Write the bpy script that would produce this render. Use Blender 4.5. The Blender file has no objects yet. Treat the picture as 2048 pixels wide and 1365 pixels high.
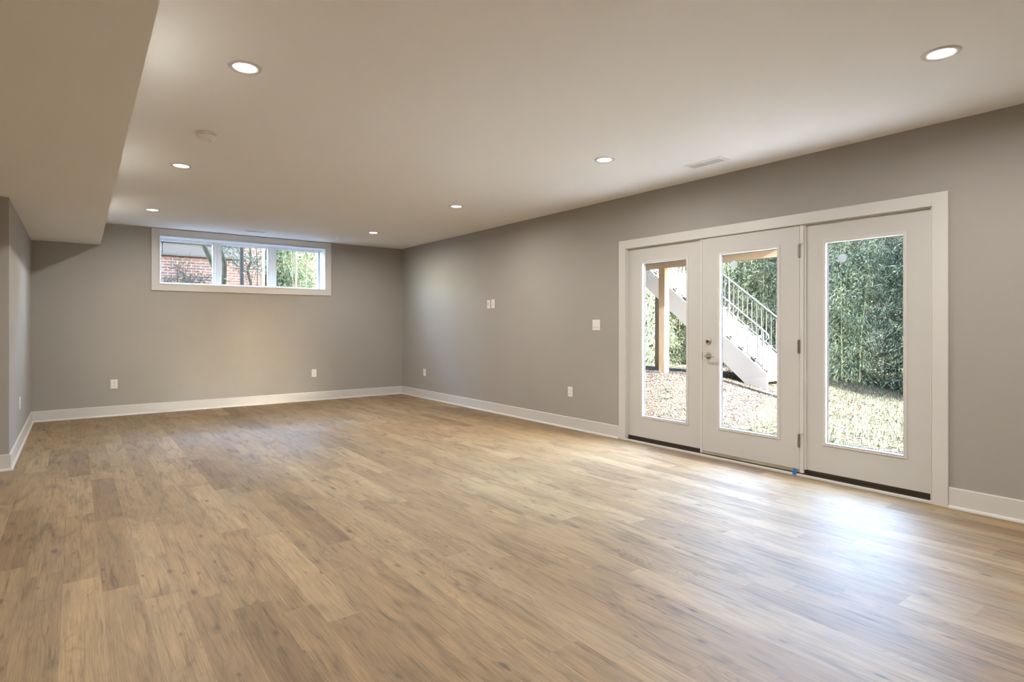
import bpy, math, random
from mathutils import Vector, Matrix, noise

random.seed(7)
SC = bpy.context.scene
COL = SC.collection
PI = math.pi
W, D, H = 4.77, 9.64, 2.65          # right wall plane, back wall plane, ceiling

# ------------------------------------------------------------------ camera
cam_data = bpy.data.cameras.new('camera')
cam = bpy.data.objects.new('camera', cam_data)
COL.objects.link(cam)
cam.location = (0, 0, 1.245)
cam.rotation_euler = (math.radians(90), 0, -math.radians(37.12))
cam_data.sensor_width = 36.0
cam_data.lens = 1152.0 / 2048.0 * 36.0
cam_data.shift_y = -30.5 / 2048.0
cam_data.clip_end = 200
SC.camera = cam

# ------------------------------------------------------------------ sky, sun, exposure
SC.view_settings.view_transform = 'Standard'
SC.view_settings.look = 'None'
SC.view_settings.gamma = 1.0
SC.view_settings.use_curve_mapping = False
SC.view_settings.exposure = 0.6
world = bpy.data.worlds.new('world')
SC.world = world
world.use_nodes = True
wn = world.node_tree.nodes
wl = world.node_tree.links
for n in list(wn): wn.remove(n)
sky = wn.new('ShaderNodeTexSky')
sky.sky_type = 'NISHITA'
sky.sun_disc = False
sky.sun_elevation = math.radians(22)
sky.sun_rotation = math.radians(180)
sky.air_density = 1.0
sky.dust_density = 1.5
bg = wn.new('ShaderNodeBackground')
bg.inputs['Strength'].default_value = 19.5
wo = wn.new('ShaderNodeOutputWorld')
wl.new(sky.outputs[0], bg.inputs[0])
wl.new(bg.outputs[0], wo.inputs[0])

sun_data = bpy.data.lights.new('sun', 'SUN')
sun_data.energy = 600.0
sun_data.angle = math.radians(0.6)
sun_data.color = (1.0, 0.93, 0.82)
sun = bpy.data.objects.new('sun', sun_data)
COL.objects.link(sun)
sun.rotation_euler = (math.radians(69), 0, math.radians(-1.5))
LAMP_W = 16.5
LAMP_COL = (1.0, 0.965, 0.90)

# ------------------------------------------------------------------ helpers
class MB:
    """collects simple shapes; build() links them as ONE mesh object"""
    def __init__(s): s.v = []; s.f = []; s.sm = []
    def add(s, vs, fs, smooth=False):
        o = len(s.v); s.v += [tuple(p) for p in vs]
        s.f += [tuple(i + o for i in f) for f in fs]; s.sm += [smooth] * len(fs)
        return s
    def box(s, x0, x1, y0, y1, z0, z1):
        v = [(x, y, z) for z in (z0, z1) for y in (y0, y1) for x in (x0, x1)]
        return s.add(v, [(0,2,3,1),(4,5,7,6),(0,1,5,4),(2,6,7,3),(0,4,6,2),(1,3,7,5)])
    def tube(s, pts, r, n=10, r2=None, cap=True):
        pts = [Vector(p) for p in pts]; m = len(pts); rings = []
        for i, p in enumerate(pts):
            t = (pts[min(i+1, m-1)] - pts[max(i-1, 0)]).normalized()
            a = Vector((0,0,1)) if abs(t.z) < .9 else Vector((1,0,0))
            u = t.cross(a).normalized(); w = t.cross(u)
            rr = r if r2 is None else r + (r2 - r) * i / max(m-1, 1)
            rings.append([p + (u*math.cos(2*PI*k/n) + w*math.sin(2*PI*k/n)) * rr for k in range(n)])
        v = [q for R in rings for q in R]; f = []
        for i in range(m-1):
            for k in range(n):
                f.append((i*n+k, i*n+(k+1)%n, (i+1)*n+(k+1)%n, (i+1)*n+k))
        s.add(v, f, True)
        if cap:
            s.add(rings[0], [tuple(range(n))[::-1]]); s.add(rings[-1], [tuple(range(n))])
        return s
    def lathe(s, prof, mat=None, n=40, smooth=True):
        """prof: (radius, height) along local z, mat: placement"""
        mat = mat or Matrix(); v = []; f = []
        for (r, z) in prof:
            for k in range(n):
                a = 2*PI*k/n; v.append(mat @ Vector((r*math.cos(a), r*math.sin(a), z)))
        for i in range(len(prof)-1):
            for k in range(n): f.append((i*n+k, i*n+(k+1)%n, (i+1)*n+(k+1)%n, (i+1)*n+k))
        return s.add(v, f, smooth)
    def prism(s, poly, axis, a0, a1):
        """poly of 2D points, extruded along axis ('x': poly is (y,z))"""
        n = len(poly)
        mk = {'x': lambda p, a: (a, p[0], p[1]), 'y': lambda p, a: (p[0], a, p[1]), 'z': lambda p, a: (p[0], p[1], a)}[axis]
        v = [mk(p, a0) for p in poly] + [mk(p, a1) for p in poly]
        f = [tuple(range(n)), tuple(range(2*n-1, n-1, -1))] + [(i, n+i, n+(i+1)%n, (i+1)%n) for i in range(n)]
        return s.add(v, f)
    def frame_x(s, y0, y1, z0, z1, prof, flip=1):
        """mitred rectangular moulding in a Y-Z plane; prof = [(inset, x)...] from outer to inner edge"""
        v = []; n = len(prof)
        for (i, x) in prof: v += [(x, y0+i, z0+i), (x, y1-i, z0+i), (x, y1-i, z1-i), (x, y0+i, z1-i)]
        f = [(j*4+k, j*4+(k+1)%4, (j+1)*4+(k+1)%4, (j+1)*4+k) for j in range(n-1) for k in range(4)]
        return s.add(v, f)
    def frame_y(s, x0, x1, z0, z1, prof):
        v = []; n = len(prof)
        for (i, y) in prof: v += [(x0+i, y, z0+i), (x1-i, y, z0+i), (x1-i, y, z1-i), (x0+i, y, z1-i)]
        f = [(j*4+k, j*4+(k+1)%4, (j+1)*4+(k+1)%4, (j+1)*4+k) for j in range(n-1) for k in range(4)]
        return s.add(v, f)
    def build(s, name, mat, parent=None, origin=None, bevel=0, fix=True):
        me = bpy.data.meshes.new(name)
        o = Vector(origin) if origin is not None else Vector((0,0,0))
        if parent is not None and origin is None:
            o = parent.get('_w', None); o = Vector(o) if o is not None else Vector((0,0,0))
        me.from_pydata([tuple(Vector(p) - o) for p in s.v], [], s.f)
        me.polygons.foreach_set('use_smooth', s.sm)
        if fix:
            import bmesh
            bm = bmesh.new(); bm.from_mesh(me)
            bmesh.ops.recalc_face_normals(bm, faces=bm.faces[:])
            bm.to_mesh(me); bm.free()
        me.materials.append(mat)
        ob = bpy.data.objects.new(name, me); COL.objects.link(ob)
        if parent is not None:
            ob.parent = parent
            if origin is not None: ob.location = o
        else: ob.location = o
        if bevel:
            b = ob.modifiers.new('bevel', 'BEVEL'); b.width = bevel; b.segments = 2; b.limit_method = 'ANGLE'
        return ob

def tag(o, label=None, cat=None, group=None, kind=None):
    if label: o['label'] = label
    if cat: o['category'] = cat
    if group: o['group'] = group
    if kind: o['kind'] = kind
    return o
def thing(name, loc, label, cat, group=None, kind=None, rz=0):
    o = bpy.data.objects.new(name, None); COL.objects.link(o)
    o.location = loc; o.rotation_euler = (0, 0, rz); o.empty_display_size = .05
    return tag(o, label, cat, group, kind)
def copy_tree(o, parent=None):
    c = o.copy(); COL.objects.link(c); c.parent = parent
    for ch in [q for q in bpy.data.objects if q.parent == o]: copy_tree(ch, c)
    return c
def struct(o, label=None, cat=None): return tag(o, label, cat, None, 'structure')

# ------------------------------------------------------------------ materials
def mat(name, col, rough=.5, metal=0, spec=.5, **k):
    m = bpy.data.materials.new(name); m.use_nodes = True
    b = m.node_tree.nodes['Principled BSDF']
    b.inputs['Base Color'].default_value = (*col, 1); b.inputs['Roughness'].default_value = rough
    b.inputs['Metallic'].default_value = metal; b.inputs['Specular IOR Level'].default_value = spec
    for a, v in k.items(): b.inputs[a].default_value = v
    return m
def nodes(m): return m.node_tree.nodes, m.node_tree.links, m.node_tree.nodes['Principled BSDF']
def noisy(name, c1, c2, scale, rough=.6, detail=4, bump=0, bscale=None, obj=False, spec=.5, stretch=(1,1,1)):
    m = mat(name, c1, rough, 0, spec); N, L, B = nodes(m)
    tc = N.new('ShaderNodeTexCoord'); mp = N.new('ShaderNodeMapping'); mp.inputs['Scale'].default_value = stretch
    L.new(tc.outputs['Object'], mp.inputs[0])
    t = N.new('ShaderNodeTexNoise'); t.inputs['Scale'].default_value = scale; t.inputs['Detail'].default_value = detail
    L.new(mp.outputs[0], t.inputs['Vector'])
    r = N.new('ShaderNodeValToRGB'); r.color_ramp.elements[0].color = (*c1, 1); r.color_ramp.elements[1].color = (*c2, 1)
    r.color_ramp.elements[0].position = .32; r.color_ramp.elements[1].position = .68
    L.new(t.outputs['Fac'], r.inputs[0]); L.new(r.outputs[0], B.inputs['Base Color'])
    if bump:
        t2 = N.new('ShaderNodeTexNoise'); t2.inputs['Scale'].default_value = bscale or scale*4; t2.inputs['Detail'].default_value = 3
        L.new(mp.outputs[0], t2.inputs['Vector'])
        bp = N.new('ShaderNodeBump'); bp.inputs['Strength'].default_value = bump; bp.inputs['Distance'].default_value = .002
        L.new(t2.outputs['Fac'], bp.inputs['Height']); L.new(bp.outputs[0], B.inputs['Normal'])
    return m

def nmath(N, L, op, a, b=None, c=None):
    n = N.new('ShaderNodeMath'); n.operation = op
    for i, x in enumerate((a, b, c)):
        if x is None: continue
        if isinstance(x, (int, float)): n.inputs[i].default_value = x
        else: L.new(x, n.inputs[i])
    return n.outputs[0]
def nmix(N, L, fac, a, b, mode='MIX'):
    n = N.new('ShaderNodeMix'); n.data_type = 'RGBA'; n.blend_type = mode
    for i, x in ((0, fac), (6, a), (7, b)):
        if isinstance(x, (int, float)): n.inputs[i].default_value = x
        elif isinstance(x, tuple): n.inputs[i].default_value = (*x, 1)
        else: L.new(x, n.inputs[i])
    return n.outputs[2]
def nramp(N, L, x, stops):
    r = N.new('ShaderNodeValToRGB'); e = r.color_ramp.elements
    while len(e) < len(stops): e.new(.5)
    for i, (p, c) in enumerate(stops):
        e[i].position = p; e[i].color = (c, c, c, 1) if isinstance(c, (int, float)) else (*c, 1)
    L.new(x, r.inputs[0]); return r.outputs[0]

def make_floor_material():
    m = mat('oak_plank', (.4,.3,.2), .33, 0, .50); N, L, B = nodes(m)
    geo = N.new('ShaderNodeNewGeometry'); sep = N.new('ShaderNodeSeparateXYZ'); L.new(geo.outputs['Position'], sep.inputs[0])
    X, Y = sep.outputs[0], sep.outputs[1]
    PW, PL = .1487, 1.22
    rx = nmath(N, L, 'DIVIDE', nmath(N, L, 'ADD', X, .2 + PW*40), PW)
    row = nmath(N, L, 'FLOOR', rx); fx = nmath(N, L, 'FRACT', rx)
    # staggered end joints, each row stepped 186 mm from its neighbour
    off = nmath(N, L, 'MULTIPLY', nmath(N, L, 'SUBTRACT', row, 40), .186)
    wj = N.new('ShaderNodeTexWhiteNoise'); wj.noise_dimensions = '1D'; L.new(row, wj.inputs['W'])
    jit = nmath(N, L, 'MULTIPLY', nmath(N, L, 'SUBTRACT', wj.outputs['Value'], .5), .08)
    ry = nmath(N, L, 'DIVIDE', nmath(N, L, 'ADD', nmath(N, L, 'ADD', Y, jit), nmath(N, L, 'ADD', off, 40*PL - 3.68)), PL)
    cell = nmath(N, L, 'FLOOR', ry); fy = nmath(N, L, 'FRACT', ry)
    cid = N.new('ShaderNodeCombineXYZ'); L.new(row, cid.inputs[0]); L.new(cell, cid.inputs[1])
    wn_ = N.new('ShaderNodeTexWhiteNoise'); wn_.noise_dimensions = '3D'; L.new(cid.outputs[0], wn_.inputs['Vector'])
    rnd = wn_.outputs['Value']; rc = N.new('ShaderNodeSeparateColor'); L.new(wn_.outputs['Color'], rc.inputs[0])
    # plank-local coordinates, shifted per plank so every plank has its own figure
    lx = nmath(N, L, 'MULTIPLY', fx, PW); ly = nmath(N, L, 'MULTIPLY', fy, PL)
    def coord(sx, sy, k):
        c = N.new('ShaderNodeCombineXYZ')
        L.new(nmath(N, L, 'MULTIPLY', lx, sx), c.inputs[0]); L.new(nmath(N, L, 'MULTIPLY', ly, sy), c.inputs[1])
        L.new(nmath(N, L, 'MULTIPLY', rc.outputs[k], 61.0), c.inputs[2]); return c.outputs[0]
    def nz(vec, scale, detail, rough=.5, dist=0):
        t = N.new('ShaderNodeTexNoise'); t.inputs['Scale'].default_value = scale; t.inputs['Detail'].default_value = detail
        t.inputs['Roughness'].default_value = rough; t.inputs['Distortion'].default_value = dist; L.new(vec, t.inputs['Vector']); return t.outputs['Fac']
    broad = nz(coord(11, 2.3, 0), 1.0, 4, .55, .9)
    streak = nz(coord(42, 2.6, 1), 1.0, 4, .6, .9)
    fine = nz(coord(330, 6.0, 2), 1.0, 3, .65)
    mid = nz(coord(105, 2.2, 0), 1.0, 3, .6, .5)
    # cathedral figure
    ring = nz(coord(6.0, 1.3, 2), 1.0, 2, .4, .3)
    rings = nmath(N, L, 'FRACT', nmath(N, L, 'MULTIPLY', ring, 26))
    rings = nmath(N, L, 'ABSOLUTE', nmath(N, L, 'SUBTRACT', rings, .5))
    zone = nramp(N, L, nz(coord(10, 1.6, 1), 1.0, 2), [(.54, 0), (.64, 1)])
    # per-plank tone: honey, tan and greyed brown
    base = nramp(N, L, rnd, [(0, (.200,.131,.072)), (.28, (.315,.220,.122)), (.52, (.255,.174,.096)), (.8, (.350,.255,.148)), (1, (.245,.174,.104))])
    grey = nramp(N, L, broad, [(.30, (.64,.62,.59)), (.45, (.96,.955,.94)), (.70, (1.18,1.15,1.08))])
    c = nmix(N, L, 1.0, base, grey, 'MULTIPLY')
    st = nramp(N, L, streak, [(.28, (.50,.46,.43)), (.43, (.95,.94,.93)), (.75, (1.10,1.09,1.06))])
    c = nmix(N, L, .85, c, st, 'MULTIPLY')
    fg = nramp(N, L, fine, [(.32, (.70,.68,.65)), (.60, (1.07,1.07,1.07))])
    c = nmix(N, L, .85, c, fg, 'MULTIPLY')
    mg = nramp(N, L, mid, [(.30, (.74,.71,.68)), (.46, (1,1,1)), (.7, (1.05,1.05,1.04))])
    c = nmix(N, L, .8, c, mg, 'MULTIPLY')
    rg = nramp(N, L, rings, [(0, (.74,.72,.69)), (.2, (1,1,1)), (.5, (1.06,1.05,1.04))])
    c = nmix(N, L, nmath(N, L, 'MULTIPLY', zone, .75), c, nmix(N, L, 1.0, c, rg, 'MULTIPLY'))
    # knots and mineral streaks
    vor = N.new('ShaderNodeTexVoronoi'); vor.voronoi_dimensions = '2D'; vor.inputs['Scale'].default_value = 1.0
    kc = N.new('ShaderNodeCombineXYZ')
    L.new(nmath(N, L, 'ADD', nmath(N, L, 'MULTIPLY', lx, 17.0), nmath(N, L, 'MULTIPLY', rc.outputs[0], 61.0)), kc.inputs[0])
    L.new(nmath(N, L, 'ADD', nmath(N, L, 'MULTIPLY', ly, 6.5), nmath(N, L, 'MULTIPLY', rc.outputs[1], 83.0)), kc.inputs[1])
    L.new(kc.outputs[0], vor.inputs['Vector'])
    vsep = N.new('ShaderNodeSeparateColor'); L.new(vor.outputs['Color'], vsep.inputs[0])
    sel = nmath(N, L, 'GREATER_THAN', vsep.outputs[0], .905)
    kn = nramp(N, L, nmath(N, L, 'ADD', nmath(N, L, 'MULTIPLY', vor.outputs['Distance'], nmath(N, L, 'ADD', nmath(N, L, 'MULTIPLY', vsep.outputs[1], 1.3), .45)), nmath(N, L, 'MULTIPLY', nmath(N, L, 'SUBTRACT', streak, .5), .35)), [(.0, 1), (.07, .75), (.13, .25), (.24, 0)])
    c = nmix(N, L, nmath(N, L, 'MULTIPLY', nmath(N, L, 'MULTIPLY', kn, sel), .88), c, (.09,.06,.038))
    crack = nramp(N, L, nz(coord(60, 3.2, 0), 1.0, 2, .5, 1.4), [(.24, 1), (.31, 0)])
    c = nmix(N, L, nmath(N, L, 'MULTIPLY', crack, .5), c, (.16,.11,.075))
    # joints
    def edge(f, w):
        a = nmath(N, L, 'LESS_THAN', f, w); b = nmath(N, L, 'GREATER_THAN', f, 1 - w); return nmath(N, L, 'MAXIMUM', a, b)
    j = nmath(N, L, 'MAXIMUM', edge(fx, .0055), edge(fy, .0008))
    c = nmix(N, L, nmath(N, L, 'MULTIPLY', j, .45), c, (.17,.12,.08))
    L.new(c, B.inputs['Base Color'])
    ro = nmath(N, L, 'ADD', nmath(N, L, 'MULTIPLY', fine, .10), .49)
    L.new(ro, B.inputs['Roughness'])
    bp = N.new('ShaderNodeBump'); bp.inputs['Strength'].default_value = .16; bp.inputs['Distance'].default_value = .0012
    hh = nmath(N, L, 'SUBTRACT', nmath(N, L, 'ADD', nmath(N, L, 'MULTIPLY', fine, .5), nmath(N, L, 'MULTIPLY', streak, .4)), nmath(N, L, 'MULTIPLY', j, 1.0))
    L.new(hh, bp.inputs['Height']); L.new(bp.outputs[0], B.inputs['Normal'])
    return m

def make_brick_material():
    m = mat('brick', (.4,.2,.15), .9, 0, .2); N, L, B = nodes(m)
    geo = N.new('ShaderNodeNewGeometry'); sep = N.new('ShaderNodeSeparateXYZ'); L.new(geo.outputs['Position'], sep.inputs[0])
    cb = N.new('ShaderNodeCombineXYZ')
    L.new(nmath(N, L, 'ADD', sep.outputs[0], sep.outputs[1]), cb.inputs[0]); L.new(nmath(N, L, 'ADD', sep.outputs[2], .02), cb.inputs[1])
    br = N.new('ShaderNodeTexBrick'); br.inputs['Scale'].default_value = 1.0
    br.inputs['Brick Width'].default_value = .203; br.inputs['Row Height'].default_value = .0677
    br.inputs['Mortar Size'].default_value = .006; br.inputs['Bias'].default_value = 0
    br.inputs['Color1'].default_value = (.050,.0225,.0145,1); br.inputs['Color2'].default_value = (.028,.0175,.0145,1); br.inputs['Mortar'].default_value = (.080,.066,.056,1)
    L.new(cb.outputs[0], br.inputs['Vector'])
    t = N.new('ShaderNodeTexNoise'); t.inputs['Scale'].default_value = 9; L.new(geo.outputs['Position'], t.inputs['Vector'])
    c = nmix(N, L, .5, br.outputs['Color'], nramp(N, L, t.outputs['Fac'], [(.3,.75),(.7,1.2)]), 'MULTIPLY')
    L.new(c, B.inputs['Base Color'])
    return m

def make_glass(name, refl=.6, tint=(.93,.96,.95)):
    m = bpy.data.materials.new(name); m.use_nodes = True; N, L = m.node_tree.nodes, m.node_tree.links
    for n in list(N): N.remove(n)
    o = N.new('ShaderNodeOutputMaterial'); mx = N.new('ShaderNodeMixShader'); tr = N.new('ShaderNodeBsdfTransparent')
    gl = N.new('ShaderNodeBsdfGlossy'); gl.inputs['Roughness'].default_value = .0; fr = N.new('ShaderNodeFresnel'); fr.inputs['IOR'].default_value = 1.45
    tr.inputs['Color'].default_value = (*tint, 1)
    L.new(nmath(N, L, 'MULTIPLY', fr.outputs[0], refl), mx.inputs[0])
    L.new(tr.outputs[0], mx.inputs[1]); L.new(gl.outputs[0], mx.inputs[2]); L.new(mx.outputs[0], o.inputs[0])
    return m

def emit(name, col, s):
    m = bpy.data.materials.new(name); m.use_nodes = True; N, L = m.node_tree.nodes, m.node_tree.links
    for n in list(N): N.remove(n)
    o = N.new('ShaderNodeOutputMaterial'); e = N.new('ShaderNodeEmission'); e.inputs[0].default_value = (*col, 1); e.inputs[1].default_value = s
    L.new(e.outputs[0], o.inputs[0]); return m

EXT_SPEC = .06
def leaf_material(name, c1, c2, trans=.3):
    m = bpy.data.materials.new(name); m.use_nodes = True; N, L, B = nodes(m)
    o = [n for n in N if n.type == 'OUTPUT_MATERIAL'][0]
    geo = N.new('ShaderNodeNewGeometry')
    t = N.new('ShaderNodeTexNoise'); t.inputs['Scale'].default_value = 2.2; t.inputs['Detail'].default_value = 6; t.inputs['Roughness'].default_value = .75
    L.new(geo.outputs['Position'], t.inputs['Vector'])
    c = nmix(N, L, nramp(N, L, t.outputs['Fac'], [(.35,0),(.65,1)]), c1, c2)
    L.new(c, B.inputs['Base Color']); B.inputs['Roughness'].default_value = .5; B.inputs['Specular IOR Level'].default_value = .12
    tl = N.new('ShaderNodeBsdfTranslucent'); L.new(c, tl.inputs['Color'])
    mx = N.new('ShaderNodeMixShader'); mx.inputs[0].default_value = trans
    L.new(B.outputs[0], mx.inputs[1]); L.new(tl.outputs[0], mx.inputs[2]); L.new(mx.outputs[0], o.inputs[0])
    return m

M = {}
M['wall'] = noisy('greige_wall_paint', (0.3794,0.3571,0.3276), (0.3901,0.3679,0.3374), 1.5, .75, 2, .05, 220, spec=.25)
M['ceiling'] = noisy('ceiling_paint', (.91,.905,.885), (.92,.915,.895), 1.2, .9, 2, .04, 220, spec=.15)
M['trim'] = mat('white_trim_paint', (.65,.635,.61), .35)
M['door'] = mat('white_door_paint', (.585,.57,.545), .38)
M['vinyl'] = mat('white_vinyl', (.86,.86,.86), .35)
M['plate'] = mat('white_plastic', (.84,.81,.77), .3)
M['dark'] = mat('dark_slot', (.03,.027,.025), .6)
M['bronze'] = noisy('dark_bronze_sill', (.022,.014,.009), (.04,.026,.016), 30, .5, stretch=(1,.1,6))
M['sill'] = noisy('worn_aluminium_sill', (.30,.26,.19), (.46,.41,.32), 14, .45, stretch=(1,.3,1))
M['gasket'] = mat('glazing_gasket', (.007,.009,.013), .6, 0, .05)
M['nickel'] = mat('satin_nickel', (.52,.49,.45), .28, 1.0)
M['nickel_dark'] = mat('dark_brushed_nickel', (.30,.28,.25), .4, 1.0)  # darker, rougher nickel for hinges, rose and small plates
M['tape'] = mat('blue_tape', (.02,.17,.52), .7)
M['sticker'] = mat('glass_sticker', (.42,.52,.55), .6, 0, .3, Alpha=.75)
M['sticker_pale'] = mat('pale_glass_sticker', (.52,.55,.58), .6, 0, .3, Alpha=.5)
M['glass'] = make_glass('door_glass', .45, (.975,.985,.98))
M['wglass'] = make_glass('window_glass', .5)
M['floor'] = make_floor_material()
M['lamp'] = emit('led_diffuser', (1.0,.95,.86), 9.0)
M['grille'] = mat('register_grey', (.62,.62,.62), .5)
M['brick'] = make_brick_material()
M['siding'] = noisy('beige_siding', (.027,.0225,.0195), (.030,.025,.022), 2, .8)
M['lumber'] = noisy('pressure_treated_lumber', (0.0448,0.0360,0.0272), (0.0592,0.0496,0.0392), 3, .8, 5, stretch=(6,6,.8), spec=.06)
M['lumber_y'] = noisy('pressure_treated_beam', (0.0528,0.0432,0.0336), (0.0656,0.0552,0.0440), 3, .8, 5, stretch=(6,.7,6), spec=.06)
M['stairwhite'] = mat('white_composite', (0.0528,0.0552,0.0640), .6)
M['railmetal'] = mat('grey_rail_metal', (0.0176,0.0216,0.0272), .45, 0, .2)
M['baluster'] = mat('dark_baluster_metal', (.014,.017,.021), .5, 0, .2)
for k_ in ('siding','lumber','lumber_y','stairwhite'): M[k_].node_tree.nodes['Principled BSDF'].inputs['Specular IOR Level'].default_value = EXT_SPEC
M['mulch'] = noisy('wood_mulch', (0.0026,0.0022,0.0019), (0.0073,0.0061,0.0054), 26, .95, 8, .9, 60, spec=.1)
M['lawn'] = noisy('lawn_soil', (0.0048,0.0050,0.0032), (0.0079,0.0080,0.0053), 7, .95, 8, .8, 50, spec=.1)
M['chip'] = leaf_material('mulch_chip', (0.0036,0.0029,0.0026), (0.0126,0.0109,0.0099), 0)
M['blade'] = leaf_material('grass_blade', (0.0048,0.0070,0.0032), (0.0097,0.0106,0.0061), .2)
M['dry'] = leaf_material('dry_leaf', (0.0054,0.0026,0.0014), (0.0103,0.0070,0.0044), .15)
M['bamboo'] = leaf_material('bamboo_leaf', (.019,.031,.021), (.052,.062,.037), .3)
M['culm'] = noisy('bamboo_culm', (.040,.055,.028), (.085,.085,.045), 3, .45)
M['bark'] = noisy('grey_green_bark', (.020,.017,.010), (.038,.033,.021), 7, .95, 6)
M['bark_brown'] = noisy('brown_bark', (0.0177,0.0142,0.0126), (0.0275,0.0229,0.0204), 12, .9, 6, .5, 40)
M['twig'] = mat('twig', (.025,.022,.018), .9)
M['cane'] = noisy('dry_cane', (0.0267,0.0234,0.0174), (0.0334,0.0294,0.0227), 8, .7)
M['shrubleaf'] = leaf_material('shrub_leaf', (0.0187,0.0250,0.0125), (0.0343,0.0325,0.0187), .3)
M['redleaf'] = leaf_material('russet_leaf', (0.0530,0.0187,0.0125), (0.0468,0.0374,0.0174), .3)
M['deckboard'] = noisy('deck_board', (.14,.11,.085), (.17,.14,.11), 4, .8)
M['concrete'] = noisy('concrete', (.60,.59,.57), (.68,.67,.65), 6, .9)

# ================================================================== ROOM SHELL
XL = -0.46        # near left wall plane
YC = 6.56         # where the left wall steps away
XF, YB = -4.2, -3.2
EX = 4.97         # outside face of right wall
NY = 9.94         # outside face of back wall
SZ = 2.35         # soffit height
# door opening Y 1.44..4.245  z 0..2.085 ; window opening X .947..3.353 z 1.845..2.548
struct(MB().box(XF-.2, EX-.002, YB-.2, NY, -.12, 0).build('floor', M['floor']), 'light oak plank floor running towards the back wall', 'floor')
struct(MB().box(.02, EX, YB-.2, NY, H, H+.2).build('ceiling', M['ceiling']), 'smooth white main ceiling with recessed lights', 'ceiling')
w = MB()
w.box(W, EX, YB-.2, 1.44, 0, H); w.box(W, EX, 4.245, NY, 0, H); w.box(W, EX, 1.44, 4.245, 2.085, H)
struct(w.build('wall_right', M['wall']), 'greige wall holding the glass door unit', 'wall')
w = MB()
w.box(XL-.2, .947, D, NY, 0, H); w.box(3.353, W, D, NY, 0, H); w.box(.947, 3.353, D, NY, 0, 1.845); w.box(.947, 3.353, D, NY, 2.548, H)
struct(w.build('wall_back', M['wall']), 'greige far wall under the high strip window', 'wall')
struct(MB().box(XL-.2, XL, YC, D, 0, SZ).build('wall_left', M['wall']), 'short greige side wall below the soffit at far left', 'wall')
struct(MB().box(XF, XL-.2, YC, YC+.2, 0, SZ).box(XF-.2, XF, YB-.2, YC+.2, 0, SZ).build('wall_side', M['wall']), 'greige wall facing the camera at the left edge', 'wall')
struct(MB().box(XF, W, YB-.2, YB, 0, H).build('wall_rear', M['wall']), 'greige wall behind the camera', 'wall')
# dropped soffit; its long edge is very slightly out of parallel
s = MB()
e0, e1 = .196, .266
s.add([(XF-.2,YB-.2,SZ),(e0,YB-.2,SZ),(e1,D,SZ),(XF-.2,D,SZ),(XF-.2,YB-.2,H+.19),(e0,YB-.2,H+.19),(e1,D,H+.19),(XF-.2,D,H+.19)],
      [(0,1,2,3),(4,7,6,5),(0,4,5,1),(1,5,6,2),(2,6,7,3),(3,7,4,0)])
struct(s.build('trim_soffit', M['ceiling']), 'long off-white painted ceiling soffit along the left side', 'soffit')

# upper storey of this house: keeps the sun off the neighbour's wall like the real building does
struct(MB().box(XF-.2, EX, YB-.2, NY, H+.2, 8.6).build('wall_upper', M['siding']), 'beige upper storey of the house', 'wall')

def baseboard(name, pts, label):
    """pts: run of floor points with room side normal; profile = 136 mm board with eased top + quarter round shoe"""
    mb = MB()
    for (ax, a0, a1, p, sgn, m0, m1) in pts:
        prof = [(0,0),(sgn*.027,0),(sgn*.026,.008),(sgn*.022,.016),(sgn*.014,.0195),(sgn*.013,.021),(sgn*.013,.136),(sgn*.010,.141),(0,.141)]
        # mitre: extend by offset at each end when m0/m1 = +1 (outside) / -1 (inside)
        v = []; n = len(prof)
        for (o, z) in prof:
            d = abs(o); b0 = a0 - m0*d; b1 = a1 + m1*d
            v += [(p+o, b0, z), (p+o, b1, z)] if ax == 'y' else [(b0, p+o, z), (b1, p+o, z)]
        f = [(2*i, 2*i+1, 2*((i+1)%n)+1, 2*((i+1)%n)) for i in range(n)]
        f += [tuple(range(0, 2*n, 2)), tuple(range(1, 2*n, 2))]
        mb.add(v, f)
    return struct(mb.build(name, M['trim']), label, 'baseboard')
baseboard('baseboard_right', [('y', 4.338, D, W, -1, 0, -1), ('y', YB, 1.338, W, -1, -1, 0)], 'white baseboard along the glass door wall')
baseboard('baseboard_back', [('x', XL, W, D, -1, -1, -1)], 'white baseboard below the strip window')
baseboard('baseboard_left', [('y', YC, D, XL, 1, 1, -1)], 'white baseboard on the short side wall at far left')
baseboard('baseboard_side', [('x', XF, XL, YC, -1, -1, 1)], 'white baseboard at the left edge of the view')
baseboard('baseboard_rear', [('x', XF, W, YB, 1, -1, -1)], 'white baseboard behind the camera')

# ================================================================== STRIP WINDOW
WX0, WX1, WZ0, WZ1 = .947, 3.353, 1.845, 2.548
tc = MB()
c0, c1 = D-.018, D
tc.box(.856, WX0-.004, c0, c1, 1.752, 2.641); tc.box(WX1+.004, 3.443, c0, c1, 1.752, 2.641)
tc.box(WX0-.004, WX1+.004, c0, c1, WZ1+.004, 2.641); tc.box(WX0-.004, WX1+.004, c0, c1, 1.752, WZ0-.004)
struct(tc.build('trim_1', M['trim'], bevel=.0015), 'flat white casing around the strip window', 'casing')
win = thing('window_1', ((WX0+WX1)/2, D, WZ0), 'high white strip window with three fixed panes', 'window', None, 'structure')
win['_w'] = tuple(win.location)
jl = MB()   # jamb liner
t = .012
jl.box(WX0, WX0+t, D-.016, NY-.06, WZ0, WZ1); jl.box(WX1-t, WX1, D-.016, NY-.06, WZ0, WZ1)
jl.box(WX0+t, WX1-t, D-.016, NY-.06, WZ1-t, WZ1); jl.box(WX0+t, WX1-t, D-.016, NY-.06, WZ0, WZ0+t)
jl.build('jamb_liner', M['vinyl'], win)
PX = [(.990, 1.688), (1.800, 2.494), (2.622, 3.308)]
GZ0, GZ1 = 1.880, 2.506
fr = MB()
fy0, fy1 = 9.880, 9.935
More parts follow.
